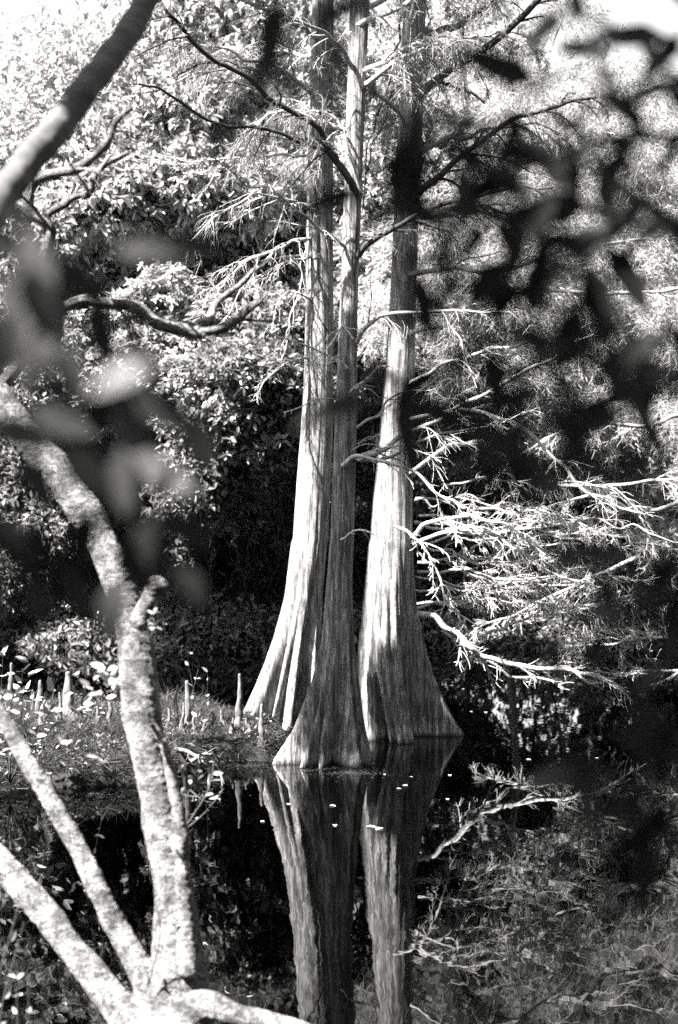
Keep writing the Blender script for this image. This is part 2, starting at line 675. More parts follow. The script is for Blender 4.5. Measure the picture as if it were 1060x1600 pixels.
limb('M', [(558, 718), (600, 715), (650, 692), (705, 678), (770, 665), (820, 640)], 14.2, 13.8, 3.5, 1.2, 12, .5, 2, .18, 1, 'dead', seed=10)
limb('M', [(558, 668), (590, 645), (620, 620), (680, 605)], 14.2, 13.9, 2.6, 1, 8, .4, 2, .15, 1, seed=12)
limb('M', [(534, 843), (550, 834), (575, 832), (592, 838)], 14.1, 13.8, 2.6, .9, 4, .2, 1, .1, 0, 'dead', seed=13)
limb('M', [(542, 575), (520, 560), (490, 548), (455, 535), (420, 518)], 14.1, 13.6, 3, .9, 12, .4, 2, .1, 0, 'dead', seed=14)
limb('M', [(545, 520), (536, 505), (520, 530), (500, 555), (480, 570)], 14.1, 13.7, 2.2, .9, 9, .35, 2, .1, 0, 'dead', seed=15)
limb('M', [(540, 628), (515, 624), (480, 630), (440, 645)], 14.1, 13.8, 1.8, .7, 6, .3, 1, .1, 0, 'dead', seed=16)
limb('M', [(556, 40), (600, 25), (640, 5), (660, -20)], 14.2, 13.8, 5, 3, 6, .4, 2, .2, 2, seed=17)
limb('M', [(548, 100), (520, 60), (480, 40), (430, 10)], 14.2, 13.4, 4, 2, 10, .5, 2, .3, 3, seed=18)
# left tree limbs
limb('L', [(485, 373), (450, 382), (400, 400), (360, 430), (330, 455)], 16.0, 15.3, 2.8, 1, 14, .5, 2, .2, 1, 'dead', seed=20)
limb('L', [(488, 400), (450, 408), (410, 425), (380, 450), (350, 500)], 16.0, 15.4, 2.6, 1, 12, .5, 2, .2, 0, 'dead', seed=21)
limb('L', [(488, 245), (440, 240), (380, 248), (310, 250), (250, 240)], 16.0, 15.2, 2.6, .9, 14, .5, 2, .15, 3, 'dead', seed=22)
limb('L', [(490, 150), (450, 120), (390, 105), (320, 112), (270, 130)], 16.0, 14.8, 3.2, 1, 14, .6, 2, .3, 4, seed=23)
limb('L', [(488, 330), (450, 310), (400, 305), (350, 330), (300, 380)], 16.0, 15.0, 2.8, 1, 12, .6, 2, .2, 2, seed=24)
limb('L', [(484, 560), (450, 565), (420, 590), (395, 620)], 16.0, 15.5, 2.2, .8, 8, .35, 2, .1, 0, seed=25)
limb('L', [(495, 60), (450, 30), (400, 10), (340, -20)], 16.0, 14.8, 4, 2, 10, .6, 2, .3, 4, seed=26)
limb('L', [(486, 470), (462, 455), (440, 470), (425, 520)], 16.0, 15.6, 2.2, .8, 8, .35, 2, .2, 0, 'dead', seed=27)
# right tree limbs; the upper ones get dark bark in place of shade
limb('R', [(655, 150), (690, 120), (738, 88), (790, 48), (845, 2), (880, -30)], 15.8, 14.6, 7, 4, 10, .6, 2, .3, 3, seed=30, mat_='dark')
limb('R', [(658, 50), (700, 45), (735, 25), (790, -5)], 15.8, 15, 6, 4, 8, .5, 2, .3, 3, seed=31, mat_='dark')
limb('R', [(650, 305), (690, 270), (740, 230), (800, 190), (860, 165), (930, 150)], 15.8, 14.8, 6, 2.5, 14, .7, 2, .3, 4, seed=32, mat_='dark')
limb('R', [(645, 340), (700, 335), (750, 325), (830, 345), (900, 330)], 15.8, 15, 4, 2, 14, .6, 2, .25, 3, seed=33)
limb('R', [(640, 430), (700, 420), (770, 425), (850, 400), (930, 385), (1010, 370)], 15.8, 14.9, 4.5, 2, 14, .6, 2, .2, 2, seed=34)
limb('R', [(640, 520), (700, 505), (780, 460), (860, 455), (980, 458), (1070, 450)], 15.8, 15, 4.2, 2.4, 14, .6, 2, .2, 2, 'dead', seed=35)
limb('R', [(640, 600), (720, 560), (800, 540), (900, 520), (980, 540)], 15.8, 15, 3.6, 1.4, 16, .6, 2, .2, 2, 'dead', seed=36)
limb('R', [(640, 740), (700, 700), (760, 690), (830, 740), (900, 760), (1000, 755), (1070, 745)], 15.8, 15.2, 4, 2, 16, .6, 2, .15, 1, 'dead', seed=37)
limb('R', [(640, 655), (720, 640), (800, 660), (870, 720), (930, 775), (1000, 800)], 15.8, 15.2, 4, 2, 16, .6, 2, .15, 1, 'dead', seed=38)
limb('R', [(646, 838), (670, 815), (710, 808), (760, 812), (805, 830), (850, 865)], 15.8, 15.3, 4, 1.6, 14, .35, 2, .1, 0, 'dead', seed=39, rmin=.0055)
limb('R', [(646, 850), (700, 833), (755, 833), (800, 850), (850, 885), (910, 915)], 15.8, 15.3, 3.8, 1.6, 14, .35, 2, .12, 0, 'dead', seed=40, rmin=.0055)
limb('R', [(616, 822), (640, 833), (665, 855), (690, 900), (700, 950), (760, 985)], 15.6, 15.2, 2.5, 1.2, 12, .35, 2, .1, 0, 'dead', seed=42, rmin=.0055)

rf = random.Random(404)
for i in range(18):      # low bare limbs fanning out to the right over the dark hollow
    y0 = 765 + i * 11 + rf.uniform(-8, 8)
    L_ = rf.uniform(170, 400)
    dy = rf.uniform(-30, 60) * (1 if i < 9 else -.2) + (30 if i < 6 else 10)
    x0 = 648 + rf.uniform(0, 10) if i % 3 else 690 + rf.uniform(0, 60)
    arch = rf.uniform(-18, 26)
    limb('R', [(x0, y0), (x0 + L_ * .3, y0 + dy * .2 - arch), (x0 + L_ * .65, y0 + dy * .55 - arch * .5), (x0 + L_, y0 + dy)], 15.9 + rf.uniform(0, .6), 15.3 + rf.uniform(0, 1.8),
         rf.uniform(1.5, 2.8), .8, 19, .36, 2, rf.uniform(-.05, .28), 0, 'dead' if i % 3 else 'limb', .8, .07, seed=500 + i, rmin=.0023)

# crowns above the frame, which shade the upper trunks
def upper_crown(key, zs, spread, n, seed):
    tree, prof = trees[key]
    r = random.Random(seed)
    A, tips = Acc(), []
    for i in range(n):
        z = zs[0] + (zs[1] - zs[0]) * (i + r.random()) / n
        x, y, rad = prof(z)
        a = r.random() * 2 * math.pi
        L = spread * (.6 + .6 * r.random()) * (1.1 - .5 * (z - zs[0]) / (zs[1] - zs[0]))
        d = Vector((math.cos(a), math.sin(a), .35))
        p0 = Vector((x, y, z))
        pts = [p0, p0 + d * L * .35, p0 + d * L * .7 + Vector((0, 0, -.05)), p0 + d * L + Vector((0, 0, -.3))]
        grow(A, pts, .035, .008, r, 5, 12, .7, 2, .3, .9, .05, tips, step=.12)
    build(A, 'branch', M['limb'], tree)
    needle_part(tips, tree, 7, .10, .007, .5, 'crown')


upper_crown('L', (6.4, 12), 1.6, 16, 50)
upper_crown('M', (6.2, 11), 1.4, 14, 51)
upper_crown('R', (6.2, 12), 1.8, 18, 52)

# ------------------------------------------------------------------ near multi-stemmed tree (left)
YN = 5.4
base = P(270, 1600, YN)
near_tree = thing('pond_edge_tree', 'pale lumpy-barked tree with several stems leaning left from the near bank', 'tree', (base.x, YN, .35))


def remeshed(tubes, voxel, name, mat_, parent, disp):
    A = Acc()
    for pts, rad, seed in tubes:
        n = 40
        path = smooth_path(pts, n)
        r = np.interp(np.linspace(0, 1, n), np.linspace(0, 1, len(rad)), rad)
        A.add(*tube_va(path, r, 16, cap=True, rough=.05, seed=seed))
    v, q = A.arrays()
    me = mesh_np('tmp', v, q)
    o = bpy.data.objects.new('tmp', me)
    COL.objects.link(o)
    m = o.modifiers.new('r', 'REMESH')
    m.mode = 'VOXEL'
    m.voxel_size = voxel
    s = o.modifiers.new('s', 'SMOOTH')
    s.iterations = 6
    dg = bpy.context.evaluated_depsgraph_get()
    me2 = bpy.data.meshes.new_from_object(o.evaluated_get(dg))
    bpy.data.objects.remove(o)
    nv = len(me2.vertices)
    co = np.empty(nv * 3, np.float32); me2.vertices.foreach_get('co', co); co = co.reshape(-1, 3).astype(float)
    no = np.empty(nv * 3, np.float32); me2.vertices.foreach_get('normal', no); no = no.reshape(-1, 3)
    co = co + no * disp(co)[:, None]
    loc = np.array(parent.matrix_basis.translation)
    me2.vertices.foreach_set('co', (co - loc).astype(np.float32).ravel())
    me2.polygons.foreach_set('use_smooth', np.full(len(me2.polygons), True))
    me2.name = name
    me2.update()
    me2.materials.clear()
    return link(name, me2, mat_, parent)


def bark_disp(p):
    w = p.copy()
    w[:, 2] += .03 * vnoise(p * 9)
    lump = fbm(p * np.array([7, 7, 6]), 3) * .006
    wr = 1 - np.abs(fbm(w * np.array([16, 16, 42]), 3))
    big = np.clip(vnoise(p * 5.5 + 40) - .35, 0, 1) * .03
    return lump + np.maximum(wr - .6, -.15) * .006 + big * .8 - .002


def px3(rows, Y0, Y1):
    n = len(rows)
    pts, rad = [], []
    for i, (x, y, r) in enumerate(rows):
        Y = Y0 + (Y1 - Y0) * i / (n - 1)
        pts.append(P(x, y, Y)); rad.append(r / F * Y)
    return pts, rad


tubes = []
def T(rows, Y0, Y1, s):
    p, r = px3(rows, Y0, Y1)
    r = [q * 1.0 for q in r]
    tubes.append((p, r, s))
T([(285, 1720, 66), (281, 1640, 64), (279, 1570, 54), (275, 1500, 39), (272, 1400, 31), (258, 1300, 29.5), (240, 1210, 27), (220, 1110, 32), (213, 1040, 30), (206, 975, 26), (185, 905, 27), (160, 850, 24), (130, 795, 26), (92, 740, 24), (38, 680, 26), (-8, 615, 26), (-60, 560, 24), (-130, 480, 22)], 5.35, 5.9, 1)
T([(296, 1520, 20), (291, 1430, 15), (284, 1340, 12), (277, 1260, 11), (268, 1210, 10), (258, 1172, 9), (240, 1130, 8)], 5.33, 5.38, 2)
T([(262, 1650, 40), (238, 1560, 25), (205, 1490, 19), (168, 1418, 17.5), (130, 1340, 16), (92, 1272, 15.5), (52, 1205, 14), (15, 1140, 13), (-20, 1085, 12), (-80, 1000, 11)], 5.35, 5.9, 3)
T([(262, 1690, 48), (215, 1610, 32), (165, 1548, 27), (112, 1480, 23), (62, 1418, 21), (8, 1355, 21), (-50, 1300, 20), (-130, 1240, 20)], 5.25, 6.0, 4)
T([(292, 1590, 40), (328, 1570, 24), (370, 1586, 17), (430, 1598, 15), (500, 1625, 14), (560, 1680, 14)], 5.3, 5.1, 5)
T([(216, 978, 18), (229, 950, 16), (241, 927, 18), (250, 908, 17)], 5.45, 5.4, 6)
T([(310, 1660, 56), (275, 1625, 56), (235, 1670, 56)], 5.3, 5.3, 7)
remeshed(tubes, .0065, 'trunk', M['pale'], near_tree, bark_disp)


def nlimb(rows, Y0, Y1, parent, mat_, seed, kids=6, klen=.25, level=1, name='branch'):
    pts, rad = px3(rows, Y0, Y1)
    A = Acc()
    n = 70
    path = smooth_path(pts, n)
    r = np.interp(np.linspace(0, 1, n), np.linspace(0, 1, len(rad)), rad)
    t = np.linspace(0, 1, n)
    w = np.stack([vnoise(np.stack([t * 14 + seed, t * 0 + k * 9.1, t * 0], -1)) for k in range(3)], -1)
    path = path + w * .010 * (Y0 / 5)
    A.add(*tube_va(path, r, 14, rough=.16, seed=seed))
    rg = random.Random(seed)
    Tn = np.gradient(path, axis=0)
    for k in range(kids):
        i = int((.3 + .68 * (k + rg.random()) / kids) * n) - 1
        i = min(i, n - 2)
        d = (Vector(Tn[i]).normalized() + rv(rg) * .9).normalized()
        p0 = Vector(path[i])
        pp = [p0]
        for s in range(4):
            d = (d + rv(rg) * .3).normalized()
            pp.append(pp[-1] + d * klen * (.5 + rg.random()) / 4)
        grow(A, pp, r[i] * .4, r[i] * .15, rg, 6, 5, klen * .5, level, .05, .9, .01)
    return build(A, name, M[mat_], parent)


nlimb([(-5, 615, 12), (30, 560, 9), (42, 500, 8), (60, 440, 8), (78, 385, 9), (70, 350, 9), (48, 325, 8), (50, 292, 9), (75, 276, 8), (120, 266, 8), (148, 245, 7), (170, 218, 6), (180, 190, 5), (205, 170, 4)], 5.9, 5.7, near_tree, 'pale', 71, 8, .25)
nlimb([(72, 330, 6), (110, 312, 6), (140, 298, 6), (156, 270, 5), (175, 250, 5), (205, 240, 4)], 5.75, 5.7, near_tree, 'pale', 72, 5, .2)
nlimb([(40, 500, 8), (75, 490, 9), (130, 472, 9), (190, 473, 9), (220, 485, 10), (248, 506, 10), (300, 521, 11), (345, 512, 8), (385, 490, 6), (410, 470, 4)], 5.85, 6.1, near_tree, 'pale', 73, 6, .2)
nlimb([(305, 518, 8), (330, 495, 6), (345, 470, 5), (380, 440, 4), (425, 405, 3)], 6.0, 6.2, near_tree, 'pale', 74, 4, .2)


def sprout(anchor, tops, nleaf, ln, parent, seed, mat_='sprout', wr=.42, stemr=.002, name='sprout'):
    """small leafy shoots from an anchor to each top"""
    rg = random.Random(seed)
    R = np.random.RandomState(seed)
    A = Acc()
    pos, dr = [], []
    for tp in tops:
        a, b = Vector(anchor), Vector(tp)
        mid = (a + b) / 2 + rv(rg) * (b - a).length * .12
        path = smooth_path([a, mid, b], 10)
        A.add(*tube_va(path, np.linspace(stemr * 1.5, stemr * .6, 10), 4))
        for k in range(nleaf):
            i = min(9, int(3 + 7 * rg.random()))
            pos.append(path[i])
            d = rv(rg); d.z = d.z * .5 + .1
            dr.append(np.array(d + (b - a).normalized() * .5))
    st = build(A, name, M['dark'], parent)
    pos, dr = np.array(pos), np.array(dr)
    L = Acc()
    L.add(*leaves_va(pos, dr, R.normal(size=pos.shape) * .35 + np.array([0, -.35, .8]), ln * (.6 + .6 * R.rand(len(pos))), wr))
    lo = build(L, 'leaves', M[mat_], parent, smooth=True)
    return st, lo


sprout(P(232, 1000, 5.35), [P(238, 955, 5.2), P(246, 940, 5.25), P(240, 975, 5.2)], 5, .03, near_tree, 1)
sprout(P(190, 1095, 5.3), [P(150, 1050, 5.2), P(165, 1045, 5.15), P(140, 1075, 5.2), P(172, 1070, 5.15)], 5, .06, near_tree, 2)
sprout(P(272, 1160, 5.4), [P(300, 1225, 5.3), P(320, 1210, 5.3), P(290, 1260, 5.3)], 4, .035, near_tree, 3)
sprout(P(232, 1540, 5.3), [P(225, 1460, 5.2), P(240, 1390, 5.3)], 3, .04, near_tree, 4)
sprout(P(190, 1225, 5.2), [P(150, 1180, 5.1), P(95, 1160, 5.0)], 3, .045, near_tree, 5)

# leaning dark trunk across the top left corner
lt_base = Vector((-1.55, 2.5, .8))
lean = thing('leaning_tree', 'dark smooth tree stem leaning across the top left corner, above the blurred leaves', 'tree', lt_base)
rows = [(-560, 1500, 42), (-420, 1150, 38), (-260, 780, 34), (-110, 480, 32), (-20, 345, 30), (22, 285, 29), (65, 228, 28), (110, 172, 27), (158, 108, 26), (195, 58, 25), (228, 5, 24), (262, -60, 22), (300, -160, 18), (350, -300, 13)]
pts, rad = px3(rows, 2.7, 4.8)
rad = [q * .86 for q in rad]
pts[0] = Vector(lt_base) - Vector((0, 0, .15))
tubes = [(pts, rad, 21)]
remeshed(tubes, .008, 'trunk', M['lean'], lean, lambda p: fbm(p * 9, 3) * .006 + fbm(p * 30, 2) * .0015)


# ------------------------------------------------------------------ broadleaf crowns
def crown_mesh(name, rx, ry, rz, ncl, nleaf, ln, seed, lumps=16, wr=.36, hang=.45):
    R = np.random.RandomState(seed)
    lc = R.normal(size=(lumps, 3))
    lc /= np.linalg.norm(lc, axis=1)[:, None]
    lc *= (R.rand(lumps, 1) ** .4) * .72
    lr = R.uniform(.24, .42, lumps)
    li = R.randint(0, lumps, ncl)
    d = R.normal(size=(ncl, 3))
    d /= np.linalg.norm(d, axis=1)[:, None]
    d[:, 2] = np.abs(d[:, 2]) * np.where(R.rand(ncl) < .7, 1, -1)
    c = lc[li] + d * (lr[li] * (.6 + .4 * R.rand(ncl)))[:, None]
    c = c * np.array([rx, ry, rz])
    c += R.normal(size=c.shape) * .08
    pos = np.repeat(c, nleaf, 0)
    out = np.repeat(d, nleaf, 0)
    dd = R.normal(size=pos.shape) * .75 + out * .5 + np.array([0, 0, -hang])
    nn = R.normal(size=pos.shape) * .45 + out * .5 + np.array([0, 0, .6])
    v, q = leaves_va(pos + R.normal(size=pos.shape) * .03, dd, nn, ln * (.6 + .7 * R.rand(len(pos))), wr)
    return mesh_np(name, v, q), lc * np.array([rx, ry, rz])


def feather_mesh(name, rx, ry, rz, nsp, seed):
    """drooping sprays of fine foliage"""
    R = np.random.RandomState(seed)
    lumps = 30
    lc = R.normal(size=(lumps, 3)); lc /= np.linalg.norm(lc, axis=1)[:, None]
    lc *= (R.rand(lumps, 1) ** .4) * .9
    lr = R.uniform(.12, .27, lumps)
    li = R.randint(0, lumps, nsp)
    d = R.normal(size=(nsp, 3)); d /= np.linalg.norm(d, axis=1)[:, None]
    c = (lc[li] + d * (lr[li] * (.5 + .5 * R.rand(nsp)))[:, None]) * np.array([rx, ry, rz])
    ns = 7
    sd_ = d * np.array([1, 1, .3]) + R.normal(size=d.shape) * .4 + np.array([0, 0, -.55])
    sd_ /= np.linalg.norm(sd_, axis=1)[:, None]
    L = R.uniform(.25, .55, nsp)
    t = np.linspace(0, 1, ns)
    pos = c[:, None, :] + sd_[:, None, :] * (L[:, None] * t)[..., None]
    pos[..., 2] -= (L[:, None] * t ** 2) * .3
    pos = np.repeat(pos.reshape(-1, 3), 4, 0)
    dr = np.repeat(np.repeat(sd_, ns, 0), 4, 0)
    A = Acc()
    A.add(*needles_va(pos, dr + R.normal(size=dr.shape) * .65, .13 * (.6 + .8 * R.rand(len(pos))), .014, R))
    return mesh_np(name, *A.arrays()), lc * np.array([rx, ry, rz])


CR = [crown_mesh('crown', 2.6, 2.2, 2.5, 4600, 8, .175, s, wr=.40) for s in (101, 102, 103)]
CR += [crown_mesh('crown', 2.6, 2.2, 2.5, 3600, 8, .135, s, 26, wr=.36) for s in (104, 105)]
FE = [feather_mesh('crown', 2.6, 2.2, 2.6, 2600, s) for s in (111, 112)] + [feather_mesh('crown', 2.6, 2.2, 2.6, 1700, 113)]
SH = [crown_mesh('foliage', 1.5, 1.1, 1.2, 1500, 8, .11, s, 12, .42, .2) for s in (121, 122)]


def bg_tree(x, y, z, kind, var, label, sc=(1, 1, 1), lean_=(0, 0), mat_=None, group='broadleaf trees on the far bank', name='broadleaf_tree', tr=.12, extra=(), base_=None):
    """x, y, z: centre of the crown; extra: more crown masses on the same tree"""
    me, lc = (CR if kind == 'b' else FE)[var]
    bx, by = base_ if base_ else (x - lean_[0], y - lean_[1])
    gz = float(far_h(np.array([bx]), np.array([by]))[0]) if by > 19 else float(near_h(np.array([bx]), np.array([by]))[0])
    if 11.8 < by < 18:
        gz = -.4
    t = thing(name, label, 'tree', (bx, by, gz), group)
    rg = random.Random(int(x * 31 + y * 17))
    A = Acc()
    top = Vector((x, y, z))
    b0 = Vector((bx, by, gz - .2))
    pts = [b0, b0.lerp(top, .4) + rv(rg) * .25, b0.lerp(top, .75) + rv(rg) * .25, top]
    A.add(*tube_va(smooth_path(pts, 30), np.linspace(tr, tr * .5, 30), 10, rough=.12))
    mains = [((x, y, z), sc, var, rg.random() * 6.28)] + [(e[0], e[1], e[2], rg.random() * 6.28) for e in extra]
    for (c, s, vr, rot) in mains:
        m2, lc2 = (CR if kind == 'b' else FE)[vr]
        cr = link('crown', m2, mat_ or (M['broad'] if kind == 'b' else M['needle']), t)
        cr.location = Vector(c) - Vector((bx, by, gz))
        cr.rotation_euler = (0, 0, rot)
        cr.scale = s
        mtx = Matrix.Rotation(rot, 3, 'Z')
        if c != (x, y, z):
            A.add(*tube_va(smooth_path([b0.lerp(top, .5), (b0.lerp(top, .6) + Vector(c)) / 2 + rv(rg) * .3, Vector(c)], 16), np.linspace(tr * .5, tr * .25, 16), 8))
        for l in lc2[:9]:
            e = Vector(c) + mtx @ Vector((l[0] * s[0], l[1] * s[1], l[2] * s[2]))
            c0 = Vector(c) + Vector((0, 0, -.6 * s[2]))
            mid = (c0 + e) / 2 + rv(rg) * .3
            A.add(*tube_va(smooth_path([c0, mid, e], 10), np.linspace(tr * .4, .012, 10), 6))
    build(A, 'trunk', M['dark'] if kind == 'b' else M['limb'], t)
    return t


# far-bank wall of trees: (px, py of crown centre, Y, kind, variant, scale, label)
rowsB = [
    (60, 420, 25.5, 'b', 0, 1.0, 'dense large-leaved tree behind the left end of the island, at the photo\'s left edge'),
    (255, 330, 25.0, 'b', 1, 1.0, 'large-leaved evergreen with bright drooping leaves, left of the white cypress trunk'),
    (395, 470, 26.2, 'b', 2, 1.0, 'large-leaved evergreen directly behind and left of the three cypress trunks'),
    (560, 250, 27.5, 'b', 3, 1.1, 'broadleaf tree whose crown shows in the gaps between the three cypress trunks'),
    (120, 225, 28.0, 'b', 3, 1.2, 'tall sun-bleached tree rising behind the dark leaning stem, top left'),
    (360, 60, 28.5, 'b', 4, 1.25, 'tall tree behind the white trunk, its crown filling the top left of centre'),
    (-110, 330, 26.5, 'b', 4, 1.2, 'broadleaf tree cut off by the left edge, behind the dark leaning stem'),
    (700, 150, 29.5, 'b', 3, 1.2, 'tall broadleaf tree just right of the cypress tops, against the sky'),
]
EXTRA = {0: [(60, 600, 23.6, .75)], 1: [(240, 570, 23.6, .8)], 2: [(400, 640, 24.2, .62)], 3: [(560, 480, 25.5, .8)]}
for i, (px, py, Y, k, v, s, lab) in enumerate(rowsB):
    c = P(px, py, Y)
    ex = [(tuple(P(a, b, y_)), (s_, s_, s_ * .8), (v + 1) % 3) for (a, b, y_, s_) in EXTRA.get(i, [])]
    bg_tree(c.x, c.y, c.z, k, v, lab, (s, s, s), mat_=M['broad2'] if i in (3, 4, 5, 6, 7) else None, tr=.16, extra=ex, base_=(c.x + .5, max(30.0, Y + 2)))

rowsF = [
    (770, 420, 23.0, 0, 1.0, 'feathery pale tree behind the cypress limbs, right of the rightmost trunk'),
    (950, 575, 22.5, 1, .9, 'low feathery tree with arching sprays over the water, at the right side'),
    (1080, 300, 24.0, 2, 1.15, 'tall feathery tree at the right edge behind the blurred black leaves'),
    (860, 215, 26.5, 2, 1.05, 'tall feathery tree under the bright sky gaps, upper right'),
    (1120, 690, 22.0, 2, .75, 'drooping feathery tree touching the right edge above the fallen branch'),
]
for (px, py, Y, v, s, lab) in rowsF:
    c = P(px, py, Y)
    bg_tree(c.x, c.y, c.z, 'f', v, lab, (s, s, s), group='feathery trees on the far bank', name='feathery_tree', tr=.08, base_=(c.x + .8, 27.5))

# shaded shrubs under the trees
rowsS = [(40, 800, 27.0), (150, 700, 25.6), (270, 760, 26.2), (370, 700, 25.2), (440, 790, 26.5), (330, 880, 27.5), (200, 900, 28), (90, 930, 27.5), (450, 930, 28.0), (570, 700, 27.5), (690, 640, 26.0),
         (590, 860, 28.5), (720, 820, 28.5), (850, 760, 27.0), (960, 800, 27.0), (1060, 860, 26.0), (405, 640, 22.7), (330, 735, 22.9), (440, 560, 23.2)]
where = ['far left under the large-leaved tree', 'behind the blurred leaves left of the leaning trunk', 'above the broken stub of the near tree', 'with lit leaves left of the white cypress trunk', 'in deep shade against the white cypress trunk',
         'low over the dark water right of the near trunk', 'behind the bend of the near trunk', 'low behind the island at far left', 'lowest one beside the flare of the white cypress', 'seen between the white and middle trunks', 'right of the rightmost trunk behind its limbs',
         'between the middle and right cypress trunks', 'behind the tangle of bleached twigs', 'behind the arching bare limbs', 'under the low feathery tree at right', 'at the right edge above the waterline', 'sunlit in front, just left of the white cypress trunk', 'half lit, hanging over the water left of the trunks', 'bright, beside the white trunk at mid height']
for i, ((px, py, Y), w_) in enumerate(zip(rowsS, where)):
    c = P(px, py, Y)
    rg = random.Random(i)
    gz = float(far_h(np.array([c.x]), np.array([c.y]))[0])
    t = thing('shrub', 'dark leafy shrub ' + w_, 'shrub', (c.x, c.y, gz), 'shrubs under the far trees')
    me, lc = SH[i % 2]
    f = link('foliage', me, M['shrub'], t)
    s = 1.0 + .35 * rg.random()
    f.location = (0, 0, c.z - gz)
    f.scale = (s, s, s)
    f.rotation_euler = (0, 0, rg.random() * 6.28)
    A = Acc()
    by = max(c.y, 27.5)
    for l in lc[:4]:
        e = c + Vector(l) * s
        b0 = Vector((c.x + rg.uniform(-.3, .3), by + rg.uniform(-.2, .2), float(far_h(np.array([c.x]), np.array([by]))[0]) - .1))
        pp_ = [b0, b0.lerp(e, .4) + rv(rg) * .35, b0.lerp(e, .75) + rv(rg) * .3, e]
        grow(A, pp_, .022, .006, rg, 5, 5, .5, 1, .05, .9, .06, rmin=.004, step=.15)
    build(A, 'stem', M['dark'], t)

R = np.random.RandomState(79)
n = 90000
x = R.uniform(-11, 11, n); y = 25.2 + R.rand(n) * 11
h = far_h(x, y)
ok = h > -.15
pos = np.stack([x, y, h + R.rand(n) ** 1.6 * (.5 + .5 * vnoise(np.stack([x, y, x * 0], -1)))], -1)[ok]
A = Acc()
A.add(*leaves_va(pos, R.normal(size=pos.shape) + np.array([0, -.3, -.2]), R.normal(size=pos.shape) * .6 + np.array([0, -.3, .6]), R.uniform(.08, .18, len(pos)), .4))
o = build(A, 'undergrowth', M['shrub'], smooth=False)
o['kind'] = 'stuff'
tag(o, 'dark tangled undergrowth along the far shore', 'undergrowth')

# dark mass of woods further back
A = Acc()
R = np.random.RandomState(77)
n = 60000
pos = np.stack([R.uniform(-17, 17, n), 31 + R.rand(n) * 5, R.rand(n) ** .9 * 9.0], -1)
pos[:, 2] *= .55 + .45 * (1 + vnoise(np.stack([pos[:, 0] * .5, pos[:, 0] * 0, pos[:, 0] * 0], -1))) / 2 + .2
A.add(*leaves_va(pos, R.normal(size=pos.shape) + np.array([0, 0, -.3]), R.normal(size=pos.shape) * .6 + np.array([0, 0, .6]), .28 * (.6 + .6 * R.rand(n)), .5))
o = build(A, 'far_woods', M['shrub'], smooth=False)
o['kind'] = 'stuff'
tag(o, 'dark mass of woods behind the far-bank trees', 'woods')

R = np.random.RandomState(78)  # unseen leaf wall around the camera, added to hold back sky light
V_ = []
for (a0, a1, r0_, r1_, hh, n) in ((math.radians(150), math.radians(395), 13, 18, 13.0, 26000),):
    th = R.uniform(a0, a1, n); rr_ = R.uniform(r0_, r1_, n)
    V_.append(np.stack([rr_ * np.cos(th), 9 + rr_ * np.sin(th) * 1.0, R.rand(n) * hh], -1))
pos = np.concatenate(V_)
pos[:, 2] = np.where((pos[:, 0] < -6) & (pos[:, 1] > -1), pos[:, 2] * .6, pos[:, 2])
A = Acc()
A.add(*leaves_va(pos, R.normal(size=pos.shape), R.normal(size=pos.shape), .7 * (.6 + .6 * R.rand(len(pos))), .6))
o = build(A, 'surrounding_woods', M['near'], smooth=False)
o['kind'] = 'stuff'
tag(o, 'woods closing round the pond beside and behind the photographer', 'woods')

# ------------------------------------------------------------------ unseen trees added beyond the left edge so their crowns throw dappled shade
def along(p, t):
    return Vector(p) + SUN * t


for i, (x_, y_, z_) in enumerate([(-10.8, 25.6, 3.6)]):
    bg_tree(x_, y_, z_, 'b', i, ['dense evergreen of the far bank just beyond the left edge', 'second evergreen beyond the left edge, set back on the far bank', 'outermost evergreen of the far bank beyond the left edge'][i], (1.1, 1.1, 1.0), group='trees beyond the left edge', tr=.14)
sh1 = along((0.16, 14.0, .85), 8.5)
sh2 = along((0.16, 14.0, 3.0), 8.5)
sh3 = along((0.92, 15.4, .25), 8.8)
bg_tree(sh2.x, sh2.y, sh2.z, 'b', 0, 'slender tree just beyond the left edge, shading the middle cypress', (.34, .32, .62), group='trees beyond the left edge', tr=.09,
        extra=[((sh1.x, sh1.y, sh1.z), (.38, .34, .52), 1)], base_=(sh1.x - .3, sh1.y))
bg_tree(sh3.x, sh3.y, sh3.z, 'b', 1, 'second slender tree beyond the left edge, shading the rightmost base', (.28, .28, .30), group='trees beyond the left edge', tr=.07, base_=(sh3.x - .5, sh3.y + .2))
lc_ = along(P(110, 170, 4.4), 2.6)
bg_tree(lc_.x, lc_.y, lc_.z + .2, 'b', 1, 'leafy tree beyond the left edge, shading the leaning stem', (.42, .42, .16), group='trees beyond the left edge', tr=.06, base_=(lc_.x - .8, lc_.y - .6))
up = along((0.1, 15.3, 7.6), 8.0)
bg_tree(up.x, up.y, up.z, 'b', 2, 'tall tree beyond the left edge, shading the upper trunks', (.62, .7, .62), group='trees beyond the left edge', tr=.12, base_=(up.x - .8, up.y + .5))
nc = along((.55, 2.5, 2.8), 4.2)
bg_tree(nc.x, nc.y, nc.z, 'b', 2, 'broad tree over the photographer, shading the blurred leaves', (.42, .42, .5), group='trees beyond the left edge', tr=.12, base_=(-3.6, -.6))

